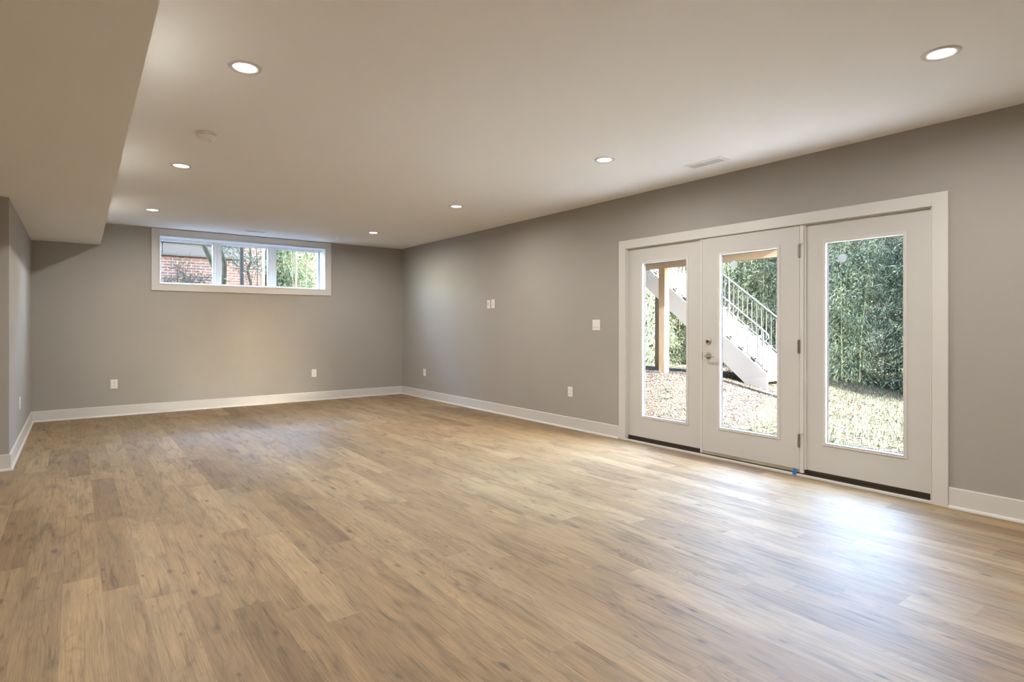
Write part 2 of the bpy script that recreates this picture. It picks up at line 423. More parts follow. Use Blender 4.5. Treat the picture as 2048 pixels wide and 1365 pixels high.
fr.box(WX0+t, WX1-t, fy0, fy1, GZ1+.0, WZ1-t); fr.box(WX0+t, WX1-t, fy0, fy1, WZ0+t, GZ0-.0)
xs = [WX0+t, PX[0][0], PX[0][1], PX[1][0], PX[1][1], PX[2][0], PX[2][1], WX1-t]
for i in (0, 2, 4, 6): fr.box(xs[i], xs[i+1], fy0, fy1, GZ0, GZ1)
for i in (2, 4):   # raised mullion caps
    mc = (xs[i] + xs[i+1]) / 2; fr.box(mc-.030, mc+.030, fy0-.014, fy0, WZ0+t, WZ1-t)
fr.build('window_frame', M['vinyl'], win, bevel=.002)
for (a, b) in PX:
    g = MB().box(a-.002, b+.002, 9.916, 9.922, GZ0-.002, GZ1+.002).build('glass_pane', M['wglass'], win)
    MB().frame_y(a, b, GZ0, GZ1, [(0, fy0+.001), (.003, fy0+.001), (.010, 9.912), (0, 9.914)]).build('glazing_bead', M['vinyl'], win)

# ================================================================== GLASS DOOR UNIT
cx = W - .018
tc = MB()
tc.box(cx, W, 4.2425, 4.336, 0, 2.170); tc.box(cx, W, 1.340, 1.434, 0, 2.170); tc.box(cx, W, 1.434, 4.2425, 2.079, 2.170)
struct(tc.build('trim_2', M['trim'], bevel=.002), 'flat white casing around the glass door unit', 'casing')
JX0, JX1 = W-.002, 4.93
jm = MB()
jm.box(JX0, JX1, 4.232, 4.245, .0, 2.085); jm.box(JX0, JX1, 1.44, 1.447, .0, 2.085); jm.box(JX0, JX1, 1.447, 4.232, 2.074, 2.085)
jm.box(JX0+.004, JX1, 3.2935, 3.3155, .030, 2.074); jm.box(JX0+.004, JX1, 2.331, 2.3625, .030, 2.074)  # mullion posts
jm.box(JX0+.012, JX1, 2.3155, 2.331, .060, 2.074)
struct(jm.build('trim_3', M['trim'], bevel=.0012), 'white jambs and mullion posts of the glass door unit', 'door frame')
struct(MB().box(cx-.004, W+.005, 1.434, 4.2425, 0, .021).build('trim_4', M['trim'], bevel=.004), 'thin white strip under the door sill', 'trim')
struct(MB().box(4.775, 4.94, 1.447, 4.232, 0, .030).box(4.792, 4.94, 1.447, 2.331, .03, .062).box(4.792, 4.94, 3.3155, 4.232, .03, .062).build('trim_5', M['bronze']), 'dark bronze door sill', 'sill')

def door_panel(name, y0, y1, z0, z1, xf, gy0, gy1, gz0, gz1, label):
    th = .038
    d = thing(name, (xf, (y0+y1)/2, z0), label, 'door', None, 'structure'); d['_w'] = tuple(d.location)
    m = MB()
    # slab as four stiles/rails mitred into one ring
    prof = []
    v = []
    def ring(x, inset):
        if not inset: return [(x,y0,z0),(x,y1,z0),(x,y1,z1),(x,y0,z1)]
        return [(x,gy0,gz0),(x,gy1,gz0),(x,gy1,gz1),(x,gy0,gz1)]
    v = ring(xf,0)+ring(xf,1)+ring(xf+th,1)+ring(xf+th,0)
    f = [(j*4+k, j*4+(k+1)%4, ((j+1)%4)*4+(k+1)%4, ((j+1)%4)*4+k) for j in range(4) for k in range(4)]
    m.add(v, f); m.build('door_slab', M['door'], d)
    # raised lite frame (moulding round the glass)
    o = .026
    MB().frame_x(gy0-o, gy1+o, gz0-o, gz1+o, [(0, xf+.001), (0, xf-.004), (.004, xf-.006), (.014, xf-.004), (.018, xf-.007), (.024, xf-.007), (.0265, xf+.002), (.0285, xf+.013), (.026, xf+.014)]).build('glazing_bead', M['trim'], d)
    MB().frame_x(gy0-.002, gy1+.002, gz0-.002, gz1+.002, [(0, xf+.0125), (.0035, xf+.0125), (.0035, xf+.0145), (0, xf+.0145)]).build('gasket', M['gasket'], d)
    MB().frame_x(gy0+.001, gy1-.001, gz0+.001, gz1-.001, [(0, xf+.0180), (.0040, xf+.0180), (.0040, xf+.0315), (0, xf+.0315)]).build('spacer_bar', M['gasket'], d)
    MB().box(xf+.0146, xf+.0176, gy0-.001, gy1+.001, gz0-.001, gz1+.001).build('glass_pane', M['glass'], d)
    return d
GA = .298; GB = 1.903
dl = door_panel('door_1', 3.3155, 4.232, .060, 2.074, 4.792, 3.487, 4.030, GA-.004, GB, 'fixed white glass panel left of the door with lever')
dm = door_panel('door_2', 2.3645, 3.2915, .056, 2.071, 4.7725, 2.556, 3.098, GA+.004, GB+.002, 'white glass door with nickel lever and deadbolt')
dr = door_panel('door_3', 1.447, 2.3155, .060, 2.074, 4.792, 1.622, 2.160, GA+.008, GB+.004, 'fixed white glass panel right of the hinges, large lawn view')
MB().box(4.7755, 4.82, 2.3645, 3.2915, .030, .054).build('door_sweep', M['sill'], dm)
# round stickers on the glass, upper left of each pane
def sticker(d, x, y, z, r, mt, lab):
    mb = MB(); n = 28
    vs = [(x, y+r*math.cos(2*PI*k/n), z+r*math.sin(2*PI*k/n)) for k in range(n)] + [(x-.0006, y+r*math.cos(2*PI*k/n), z+r*math.sin(2*PI*k/n)) for k in range(n)]
    mb.add(vs, [tuple(range(n)), tuple(range(2*n-1, n-1, -1))] + [(k, (k+1)%n, n+(k+1)%n, n+k) for k in range(n)])
    mb.build('sticker', mt, d)['label'] = lab
sticker(dl, 4.8060, 3.935, 1.766, .034, M['sticker'], 'round blue-grey sticker on the glass')
sticker(dm, 4.7865, 2.968, 1.803, .036, M['sticker_pale'], 'round pale sticker on the glass')
sticker(dr, 4.8060, 2.046, 1.777, .034, M['sticker_pale'], 'round pale sticker on the glass')
# lever + deadbolt + hinges + latch
def xmat(y, z, x): return Matrix.Translation((x, y, z)) @ Matrix.Rotation(-PI/2, 4, 'Y')   # local z -> -x
fx_ = 4.7725
rose = [(0,.013),(.018,.013),(.029,.010),(.033,.004),(.033,0),(0,0)]
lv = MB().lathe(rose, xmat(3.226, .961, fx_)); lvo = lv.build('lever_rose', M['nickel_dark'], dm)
MB().lathe([(0,.052),(.010,.052),(.011,.04),(.011,.010)], xmat(3.226, .961, fx_), 20).tube([(fx_-.047,3.232,.961),(fx_-.049,3.20,.961),(fx_-.050,3.16,.959),(fx_-.048,3.115,.956)], .0085, 12, .0065).build('door_lever', M['nickel'], dm)
dbo = MB().lathe([(0,.016),(.016,.016),(.026,.012),(.032,.004),(.032,0),(0,0)], xmat(3.226, 1.098, fx_)).build('deadbolt', M['nickel'], dm)
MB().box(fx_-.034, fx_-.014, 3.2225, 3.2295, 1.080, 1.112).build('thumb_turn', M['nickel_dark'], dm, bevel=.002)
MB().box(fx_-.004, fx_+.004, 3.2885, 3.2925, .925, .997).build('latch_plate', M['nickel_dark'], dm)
MB().lathe([(0,.001),(.010,.001),(.018,.0004),(.019,0)], Matrix.Translation((4.7738,3.302,.961)) @ Matrix.Rotation(-PI/2, 4, 'Y')).build('strike_plate', M['nickel'], dm)
for z in (1.862, 1.072, .292):
    hb = MB(); hz = .055
    for i in range(3): hb.tube([(fx_-.006,2.3635,z-hz+i*.0368+.0006),(fx_-.006,2.3635,z-hz+(i+1)*.0368-.0006)], .0062, 12)
    hb.box(fx_-.0012, fx_+.001, 2.3645, 2.380, z-hz, z+hz)
    hb.lathe([(0,.004),(.005,.003),(.0068,0),(.0068,-.002)], Matrix.Translation((fx_-.006,2.3635,z+hz)), 12)
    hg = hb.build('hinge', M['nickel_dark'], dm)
    if z != 1.072:
        MB().tube([(fx_-.008,2.3635,z+hz+.004),(fx_-.016,2.352,z+hz+.005),(fx_-.016,2.336,z+hz+.004)], .0035, 8).lathe([(0,.004),(.006,.002),(.006,-.003),(0,-.004)], Matrix.Translation((fx_-.016,2.334,z+hz+.004)), 12).build('door_stop', M['nickel'], dm)
tag(MB().add([(4.7505,2.378,.060),(4.7505,2.406,.063),(4.7445,2.409,.034),(4.7445,2.377,.030),(4.742,2.408,.012),(4.742,2.379,.009)], [(0,1,2,3),(3,2,4,5)]).build('painters_tape', M['tape'], origin=(4.745,2.39,.01)),
    'small blue tape scrap on the sill at the foot of the hinges', 'tape')
bpy.data.objects['painters_tape'].modifiers.new('thick','SOLIDIFY').thickness = .0008

# ================================================================== OUTLETS, SWITCHES
# built in local coordinates: plate in the local X-Z plane facing local -Y
def place(o, x, y, z, facing):
    o.location = (x, y, z); o.rotation_euler = (0, 0, {'back': 0, 'right': -PI/2, 'left': PI/2}[facing])
def plate(w, h, parent, label=None):
    m = MB(); d = .006
    a, b = w/2, h/2; i = .005
    v = [(-a,0,-b),(a,0,-b),(a,0,b),(-a,0,b),(-a,-.003,-b),(a,-.003,-b),(a,-.003,b),(-a,-.003,b),(-a+i,-d,-b+i),(a-i,-d,-b+i),(a-i,-d,b-i),(-a+i,-d,b-i)]
    f = [(0,3,2,1)] + [(k, (k+1)%4, 4+(k+1)%4, 4+k) for k in range(4)] + [(4+k, 4+(k+1)%4, 8+(k+1)%4, 8+k) for k in range(4)] + [(8,9,10,11)]
    m.add(v, f)
    for zz in (b-.012, -b+.012):
        m.lathe([(0,.0012),(.003,.0008),(.0034,0)], Matrix.Translation((0,-d,zz)) @ Matrix.Rotation(PI/2, 4, 'X'), 12)
    return m.build('cover_plate', M['plate'], parent)
def duplex(label, cat='outlet', w=.080, h=.125, group='wall power outlets'):
    o = thing('power_outlet', (0,0,0), label, cat, group)
    plate(w, h, o)
    for s in (1, -1):
        r = MB(); n = 24; rx, rz = .0172, .0145; vs = []
        for y in (-.0055, -.0082):
            for k in range(n):
                a = 2*PI*k/n; x = max(-.0165, min(.0165, rx*1.12*math.cos(a))); vs.append((x, y, s*.0195 + rz*math.sin(a)))
        r.add(vs, [tuple(range(n, 2*n))] + [(k, (k+1)%n, n+(k+1)%n, n+k) for k in range(n)])
        ro = r.build('receptacle', M['plate'], o)
        sl = MB()
        sl.box(-.0078, -.0056, -.0088, -.0080, s*.0195-.001, s*.0195+.0075); sl.box(.0056, .0078, -.0088, -.0080, s*.0195-.001, s*.0195+.0085)
        sl.lathe([(0,.0008),(.0027,.0008),(.0027,0)], Matrix.Translation((0,-.0080,s*.0195-.0072)) @ Matrix.Rotation(PI/2, 4, 'X'), 12)
        sl.build('slot', M['dark'], ro)
    return o
o = duplex('white outlet low on the far wall, the one nearer the left corner'); place(o, .417, D, .440, 'back')
o2 = duplex('white outlet low on the far wall below the strip window, towards the right'); place(o2, 3.160, D, .455, 'back')
def decora(label, w=.082, h=.122, group='wall power outlets'):
    o = thing('power_outlet', (0,0,0), label, 'outlet', group)
    plate(w, h, o)
    r = MB().box(-.0165, .0165, -.0085, -.0055, -.0335, .0335).build('receptacle', M['plate'], o, bevel=.001)
    sl = MB()
    for s in (1, -1):
        sl.box(-.0078, -.0056, -.0092, -.0084, s*.018-.001, s*.018+.0075); sl.box(.0056, .0078, -.0092, -.0084, s*.018-.001, s*.018+.0085)
        sl.lathe([(0,.0008),(.0027,.0008),(.0027,0)], Matrix.Translation((0,-.0084,s*.018-.0065)) @ Matrix.Rotation(PI/2, 4, 'X'), 12)
    sl.build('slot', M['dark'], r)
    return o
o = decora('white outlet low on the right wall between far corner and door casing, the nearer one'); place(o, W, 5.131, .444, 'right')
o = decora('small white outlet low on the right wall, close to the far corner'); place(o, W, 8.79, .443, 'right')
o = decora('white outlet at eye height beside the plate with three black holes'); place(o, W, 6.752, 1.560, 'right')
o = decora('white outlet low on the short side wall at far left'); place(o, XL, 7.72, .455, 'left')
# low-voltage plate with three round ports
lvp = thing('cable_plate', (0,0,0), 'narrow white wall plate with three black holes at eye height', 'wall plate')
plate(.072, .118, lvp)
for k in (.0255, .003, -.019):
    MB().lathe([(0,.0012),(.0070,.0012),(.0085,0)], Matrix.Translation((-.006,-.0058,k)) @ Matrix.Rotation(PI/2, 4, 'X'), 20).build('port', M['dark'], lvp)
place(lvp, W, 6.862, 1.556, 'right')
sw = thing('light_switch', (0,0,0), 'white double light switch between the outlets and the door casing', 'light switch')
plate(.118, .122, sw)
for sx in (-.023, .023):
    r = MB(); a = .0162
    r.add([(sx-a,-.006,-.033),(sx+a,-.006,-.033),(sx+a,-.006,.033),(sx-a,-.006,.033),(sx-a,-.0105,-.0325),(sx+a,-.0105,-.0325),(sx+a,-.0072,.0325),(sx-a,-.0072,.0325)],
          [(4,5,6,7),(0,1,5,4),(1,2,6,5),(2,3,7,6),(3,0,4,7)])
    ro = r.build('rocker', M['plate'], sw)
    MB().box(sx-.008, sx+.008, -.0122, -.0104, -.027, -.023).build('indicator', M['nickel_dark'], ro)
place(sw, W, 4.695, 1.254, 'right')

# ================================================================== CEILING FITTINGS
def recessed(label, x, y, z, first=[None]):
    if first[0] is None:
        o = thing('recessed_light', (0,0,0), label, 'ceiling light', 'round recessed lights in the ceiling')
        MB().lathe([(.059,.004),(.061,-.005),(.071,-.007),(.083,-.005),(.087,0),(.087,.002)], None, 48).build('trim_ring', M['trim'], o)
        MB().lathe([(0,-.0035),(.045,-.0032),(.0595,-.002),(.060,.003)], None, 40).build('diffuser', M['lamp'], o)
        ld = bpy.data.lights.new('bulb', 'AREA'); ld.shape = 'DISK'; ld.size = .10; ld.energy = LAMP_W; ld.color = LAMP_COL; ld.spread = math.radians(172)
        lo = bpy.data.objects.new('bulb', ld); COL.objects.link(lo); lo.parent = o; lo.location = (0,0,-.0075)
        first[0] = o
    else: o = copy_tree(first[0])
    o['label'] = label; o.location = (x, y, z); return o
recessed('bright round ceiling light at upper left, the largest beside the soffit', .732, 3.370, H)
recessed('round ceiling light on the left side, just beyond the smoke detector', .734, 5.775, H)
recessed('small round ceiling light on the left, right in front of the strip window', .736, 8.180, H)
recessed('smallest round ceiling light, near the far right corner', 3.570, 8.180, H)
recessed('round ceiling light in the middle, second from the far corner', 3.563, 5.790, H)
recessed('round ceiling light just left of the ceiling register by the glass doors', 3.560, 3.410, H)
recessed('bright round ceiling light at the upper right of the view', 3.553, 1.031, H)
recessed('unseen ceiling light added above the camera on the soffit side', .732, .95, H)  # this and the next four: unseen lights added to brighten the room
recessed('unseen ceiling light added behind the camera near the glass door wall', 3.56, -1.40, H)
recessed('unseen ceiling light added behind the camera beside the soffit', .732, -1.40, H)
recessed('unseen light added in the low soffit nearest the camera', -2.3, .6, SZ)
recessed('unseen light added in the low soffit towards the far end', -2.3, 4.2, SZ)

sd = thing('smoke_detector', (.760, 4.70, H), 'round white smoke detector on the ceiling between two lights', 'smoke detector')
MB().lathe([(0,-.001),(.066,-.001),(.070,-.004),(.070,-.012),(.066,-.014),(.060,-.014)], None, 48).build('base_plate', M['plate'], sd)
MB().lathe([(.058,-.013),(.0585,-.017),(.066,-.018),(.067,-.024),(.062,-.036),(.052,-.044),(.026,-.047),(0,-.047)], None, 48).build('cover', M['plate'], sd)
MB().lathe([(.013,-.045),(.013,-.053),(.011,-.055),(0,-.055)], Matrix.Translation((.030,-.006,0)), 24).build('test_button', M['plate'], sd)
m_ = MB()
for k in range(40):
    a = 2*PI*k/40; c, s_ = math.cos(a), math.sin(a)
    m_.add([(c*.0592,s_*.0592,-.0138),(c*.0592-s_*.003,s_*.0592+c*.003,-.0138),(c*.0592-s_*.003,s_*.0592+c*.003,-.0178),(c*.0592,s_*.0592,-.0178)], [(0,1,2,3)])
m_.build('vent_gap', M['dark'], sd)

def register(label, x, y, lx, ly, bars_along):
    o = thing('ceiling_vent', (x, y, H), label, 'ceiling vent', 'white ceiling registers')
    a, b = lx/2, ly/2
    f = MB(); i = .026
    # flange
    v = [(-a,-b,0),(a,-b,0),(a,b,0),(-a,b,0),(-a,-b,-.003),(a,-b,-.003),(a,b,-.003),(-a,b,-.003),(-a+i,-b+i,-.008),(a-i,-b+i,-.008),(a-i,b-i,-.008),(-a+i,b-i,-.008),(-a+i,-b+i,-.001),(a-i,-b+i,-.001),(a-i,b-i,-.001),(-a+i,b-i,-.001)]
    f.add(v, [(j*4+k, j*4+(k+1)%4, (j+1)*4+(k+1)%4, (j+1)*4+k) for j in range(3) for k in range(4)])
    if bars_along == 'y': f.box(-a+i, a-i, -.006, .006, -.008, -.001)
    else: f.box(-.006, .006, -b+i, b-i, -.008, -.001)
    f.build('frame', M['plate'], o)
    g = MB(); n = 7
    for k in range(n):
        if bars_along == 'y':
            xx = -a+i + (k+.5)*(lx-2*i)/n
            g.add([(xx-.004,-b+i,-.002),(xx-.004,b-i,-.002),(xx+.004,b-i,-.007),(xx+.004,-b+i,-.007)], [(0,1,2,3)])
        else:
            yy = -b+i + (k+.5)*(ly-2*i)/n
            g.add([(-a+i,yy-.004,-.002),(a-i,yy-.004,-.002),(a-i,yy+.004,-.007),(-a+i,yy+.004,-.007)], [(0,1,2,3)])
    g.build('louvers', M['grille'], o)
    MB().box(-a+i, a-i, -b+i, b-i, -.0009, 0).build('backing', M['grille'], o)
    return o
register('white ceiling register with two grey louvre sections near the glass doors', 4.325, 2.945, .142, .358, 'y')
register('small white ceiling register in front of the strip window', 2.135, 9.130, .300, .135, 'x')

# ================================================================== OUTSIDE: EAST YARD
def sm(a, b, x):
    t = max(0., min(1., (x-a)/(b-a))); return t*t*(3-2*t)
def gz(x, y):
    z = .37*sm(3.6, 6.6, y)*sm(5.4, 8.0, x) - .03 + .035*noise.noise(Vector((x*.6, y*.6, 3)))
    z -= .10*sm(11, 14, x)
    return z
def lawn_edge(x): return 3.85 + .36*(x-6.2)
def is_lawn(x, y): return y < lawn_edge(x) + .35*noise.noise(Vector((x*1.3, y*1.3, 0))) or x > 9.9+.2*noise.noise(Vector((x,y,5)))
def terrain(name, mt, x0, x1, y0, y1, st, zf, keep=None, lift=0):
    nx = int((x1-x0)/st)+1; ny = int((y1-y0)/st)+1; v = []; f = []
    for j in range(ny):
        for i in range(nx):
            x = x0+i*st; y = y0+j*st; v.append((x, y, zf(x, y)+lift))
    for j in range(ny-1):
        for i in range(nx-1):
            if keep and not keep(x0+(i+.5)*st, y0+(j+.5)*st): continue
            f.append((j*nx+i, j*nx+i+1, (j+1)*nx+i+1, (j+1)*nx+i))
    m = MB(); m.add(v, f, True)
    return m.build(name, mt, fix=False)
struct(terrain('lawn_ground', M['lawn'], EX, 22, -8, 22, .12, gz, lambda x, y: is_lawn(x, y)), 'lawn outside the glass doors', 'lawn')
struct(terrain('mulch_bed', M['mulch'], EX, 22, -8, 22, .12, gz, lambda x, y: not is_lawn(x, y)), 'mulched slope under the deck', 'mulch bed')
# wood chips and leaf litter over the mulch
R = random.Random(3)
m = MB()
for k in range(70000):
    x = 5.0 + 6.0*R.random()**1.1; y = 3.4 + 5.6*R.random()
    if is_lawn(x, y) and R.random() < .8: continue
    z = gz(x, y)+.004; a = R.random()*6.28; l = R.uniform(.006,.020); w_ = l*R.uniform(.25,.6); t1, t2 = R.uniform(-.5,.5), R.uniform(-.5,.5)
    c, s_ = math.cos(a), math.sin(a)
    m.add([(x+c*l, y+s_*l, z+l*t1+.006), (x-s_*w_, y+c*w_, z+w_*t2+.006), (x-c*l, y-s_*l, z-l*t1+.006), (x+s_*w_, y-c*w_, z-w_*t2+.006)], [(0,1,2,3)])
tag(m.build('mulch_chips', M['chip'], fix=False), 'loose brown wood chips covering the slope under the deck', 'wood chips', None, 'stuff')
m = MB()
for k in range(60000):
    x = 5.1 + 7.9*R.random(); y = -.5 + 7.0*R.random()
    if not is_lawn(x, y): continue
    if y > 1.0 + x*.62: pass
    z = gz(x, y); a = R.random()*6.28; hgt = R.uniform(.025,.06); b = .0035; lean = R.uniform(0,.03)
    c, s_ = math.cos(a), math.sin(a)
    m.add([(x-s_*b, y+c*b, z), (x+s_*b, y-c*b, z), (x+c*lean, y+s_*lean, z+hgt)], [(0,1,2)])
tag(m.build('grass', M['blade'], fix=False), 'short sunlit grass of the lawn outside the doors', 'grass', None, 'stuff')
m = MB()
for k in range(2600):
    x = 5.2 + 6.8*R.random(); y = .2 + 6.5*R.random()
    if not is_lawn(x, y) and R.random() < .6: continue
    if noise.noise(Vector((x*1.6, y*1.6, 9))) < -.02 and R.random() < .8: continue
    z = gz(x, y)+.03; a = R.random()*6.28; l = R.uniform(.02,.045); w_ = l*.6; c, s_ = math.cos(a), math.sin(a); t1 = R.uniform(-.4,.4)
    m.add([(x+c*l, y+s_*l, z+l*t1), (x-s_*w_, y+c*w_, z+.012), (x-c*l, y-s_*l, z-l*t1), (x+s_*w_, y-c*w_, z+.012)], [(0,1,2,3)])
tag(m.build('fallen_leaves', M['dry'], fix=False), 'scattered dry brown leaves on the lawn', 'leaves', None, 'stuff')

struct(MB().box(EX+.001, 6.12, -2.5, 3.95, -.12, -.005).build('unseen_bounce_slab', M['concrete'], bevel=.01), 'pale unseen concrete slab added outside the glass doors to bounce sunlight indoors', 'bounce_slab')  # unseen slab added to bounce sunlight through the doors onto the ceiling

# ------------------------------------------------------------------ deck
DX = 8.90
DY0, DY1 = 4.50, 13.0
BZ0, BZ1 = 2.335, 2.575
JZ = BZ1 + .235; DZ = JZ + .03
deck = thing('deck', (DX, 7.0, gz(DX, 7.0)), 'raised wooden deck on square posts outside the left glass panel', 'deck'); deck['_w'] = tuple(deck.location)
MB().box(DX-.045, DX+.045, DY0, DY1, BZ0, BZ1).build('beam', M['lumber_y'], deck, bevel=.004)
MB().box(DX+.16, DX+.20, DY0-.1, 7.2, BZ1, JZ).build('rim_joist', M['lumber_y'], deck, bevel=.003)
y = DY0 - .08
while y < DY1:
    MB().box(EX+.002, DX+.16, y-.019, y+.019, BZ1+.001, JZ).build('joist', M['lumber'], deck); y += .405
MB().box(EX+.002, DX+.22, DY0-.1, DY1, JZ+.001, DZ).build('decking', M['deckboard'], deck)
for py in (DY0+.12, 6.985, 9.9, 12.8):
    MB().box(DX-.062, DX+.072, py-.070, py+.070, gz(DX, py)-.1, BZ0-.001).build('post', M['lumber'], deck, bevel=.005)

# ------------------------------------------------------------------ staircase
SX0, SX1 = 9.22, 10.22
SY0 = 5.10                                   # foot of the stairs
slope = .785
def stz(y): return .435 + slope*(y-SY0)      # top edge of stringer
SYT = 8.35
st = thing('staircase', ((SX0+SX1)/2, SY0, gz(SX0, SY0)), 'white outdoor staircase with metal railings rising to the deck', 'staircase'); st['_w'] = tuple(st.location)
for sx in (SX0, SX1):
    g0 = gz(sx, SY0)-.03
    poly = [(SY0, g0), (SY0+.26, g0), (SYT, stz(SYT)-.40), (SYT, stz(SYT)), (SY0, stz(SY0))]
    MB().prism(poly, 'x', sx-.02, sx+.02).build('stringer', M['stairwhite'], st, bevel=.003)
nst = 14; run = (SYT-SY0)/nst
for k in range(nst):
    ya = SY0 + k*run; zt = stz(ya) - .055 + .10
    zt = min(stz(ya+run*.5)-.01, 9)
    zb = stz(ya-run*.5)-.01
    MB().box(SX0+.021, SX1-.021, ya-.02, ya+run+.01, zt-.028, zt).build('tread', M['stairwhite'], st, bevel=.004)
    MB().box(SX0+.021, SX1-.021, ya+.004, ya+.02, max(zb-.027, gz(9.7, ya)-.02), zt-.0285).build('riser', M['stairwhite'], st)
MB().box(SX0-.02, SX1+.02, SYT, SYT+1.2, stz(SYT)-.24, stz(SYT)+.02).build('landing', M['stairwhite'], st)
for (px, py) in ((10.22, 8.15), (10.46, 6.52)):
    MB().box(px-.06, px+.06, py-.06, py+.06, gz(px, py)-.1, stz(py)-.42 if py < 8 else stz(8.15)-.40).build('post', M['lumber'], st)
for (sx, ztop, ylow) in ((SX0, .67, SY0+.02), (SX1, .67, SY0-.05)):
    def rp(y, dz): return (sx, y, stz(y)+dz)
    rl = MB().tube([rp(ylow, ztop), rp(SYT, ztop)], .015, 10)
    rl.tube([rp(ylow, ztop), (sx, ylow-.03, stz(ylow)+ztop-.03), (sx, ylow-.035, stz(ylow)+ztop-.07), (sx, ylow, stz(ylow)+ztop-.10)], .015, 10)
    r = rl.build('railing', M['railmetal'], st); r['label'] = 'metal handrail of the stairs'; r['_w'] = st['_w']
    MB().tube([rp(ylow, .045), rp(SYT, .045)], .012, 8).build('bottom_rail', M['railmetal'], r, origin=None)
    yy = ylow + .06; n_ = 0
    while yy < SYT:
        big = (n_ % 14 == 0)
        MB().tube([rp(yy, .0 if big else .045), rp(yy, ztop)], .019 if big else .0085, 8).build('newel_post' if big else 'baluster', M['baluster'], r, origin=None)
        yy += .095; n_ += 1

# ------------------------------------------------------------------ bamboo
def leaf(m, R, p, d, l, wdt):
    d = d.normalized(); up = Vector((R.uniform(-1,1), R.uniform(-1,1), R.uniform(-.3,1))); s_ = d.cross(up)
    if s_.length < 1e-3: return
    s_.normalize(); s_ *= wdt
    mid = p + d*l*.4; tip = p + d*l - Vector((0,0,l*.25))
    m.add([p, mid+s_, tip, mid-s_], [(0,1,2,3)])
def bamboo_meshes(seed, hgt, nl):
    R = random.Random(seed); c = MB(); f = MB()
    culms = 4
    for q in range(culms):
        bx, by = R.uniform(-.28,.28), R.uniform(-.28,.28); lx_, ly_ = R.uniform(-.6,.6), R.uniform(-.6,.6); hh = hgt*R.uniform(.75,1.05)
        pts = [(bx + lx_*(t**2), by + ly_*(t**2), hh*t) for t in [i/9 for i in range(10)]]
        c.tube(pts, .016, 6, .004)
        for b in range(nl//culms//14):
            t = .01 + .99*R.random()**.95
            base = Vector((bx+lx_*t*t, by+ly_*t*t, hh*t)); a = R.random()*6.28
            bd = Vector((math.cos(a), math.sin(a), R.uniform(.0,.5))); bl = R.uniform(.3,.85)
            for k in range(14):
                u = R.uniform(.15,1); p = base + bd*bl*u - Vector((0,0,.30*u*u*bl)) + Vector((R.uniform(-.08,.08),R.uniform(-.08,.08),R.uniform(-.08,.08)))
                d = bd*.6 + Vector((R.uniform(-.7,.7),R.uniform(-.7,.7),R.uniform(-1.1,.1)))
                leaf(f, R, p, d, R.uniform(.06,.115), R.uniform(.0055,.0095))
    return c, f
for k_ in ('cane','bark','bark_brown','twig','culm','deckboard','brick','hill','mulch','lawn'):
    if k_ in M: M[k_].node_tree.nodes['Principled BSDF'].inputs['Specular IOR Level'].default_value = EXT_SPEC
protos = []
for i in range(5):
    c, f = bamboo_meshes(100+i, 4.6 + .3*i, 24000)
    o = thing('bamboo', (0,0,-50), 'tall green bamboo clump in the grove beyond the lawn', 'bamboo', 'bamboo clumps beyond the lawn and stairs')
    c.build('culm', M['culm'], o); f.build('foliage', M['bamboo'], o, fix=False)
    protos.append(o)
used = set()
R = random.Random(11)
def plant(x, y, z, label=None, group=None, sc=1.0):
    i = R.randrange(5)
    if i not in used: o = protos[i]; used.add(i)
    else: o = copy_tree(protos[i])
    o.location = (x, y, z); o.rotation_euler = (0, 0, R.random()*6.28); s_ = sc*R.uniform(.85, 1.1); o.scale = (s_, s_, s_)
    if label: o['label'] = label
    if group: o['group'] = group
    return o
M['hill'] = noisy('backdrop_bank', (.003,.0042,.0028), (.008,.010,.0065), 2.5, .95, 8)
# dark banks added behind both groves to block bright sky between the leaves
struct(terrain('backdrop_bank', M['hill'], 14.6, 26, -14, 24, .5, lambda x, y: -.3 + 5.6*sm(14.9, 17.6, x) + .5*noise.noise(Vector((x*.4, y*.4, 2)))), 'dark bank added behind the bamboo to block sky gaps', 'bank')
struct(terrain('rear_backdrop_bank', M['hill'], 3.0, 15, 20.3, 28, .5, lambda x, y: 1.0 + 5.5*sm(20.4, 22.5, y) + .5*noise.noise(Vector((x*.4, y*.4, 7)))), 'dark bank added behind the side yard to block sky gaps', 'bank')
# front edge of the grove runs from beyond the stairs to the right end of the lawn
for r_ in range(2):
    for k in range(14):
        y = 1.3 + k*.95 + R.uniform(-.15,.15) + r_*.55
        x = 12.6 + r_*1.25 + R.uniform(-.15,.15) + (.0 if y > 3.6 else -.22*(3.6-y))
        plant(x, y, gz(x, y)-.05)
for k in range(8):   # unseen clumps added to the south to keep low sun off the grove
    y = .2 - k*1.15 + R.uniform(-.1,.1); x = 12.2 - .12*k + R.uniform(-.15,.15)
    plant(x, y, gz(x, y)-.05, 'unseen bamboo clump added beyond the right edge of the view to shade the grove', 'unseen bamboo clumps added for shade south of the lawn')
for k in range(4):   # close to the far posts, seen under the stairs
    plant(11.6 + .12*k, 9.4 + k*1.5, .2, sc=.95)

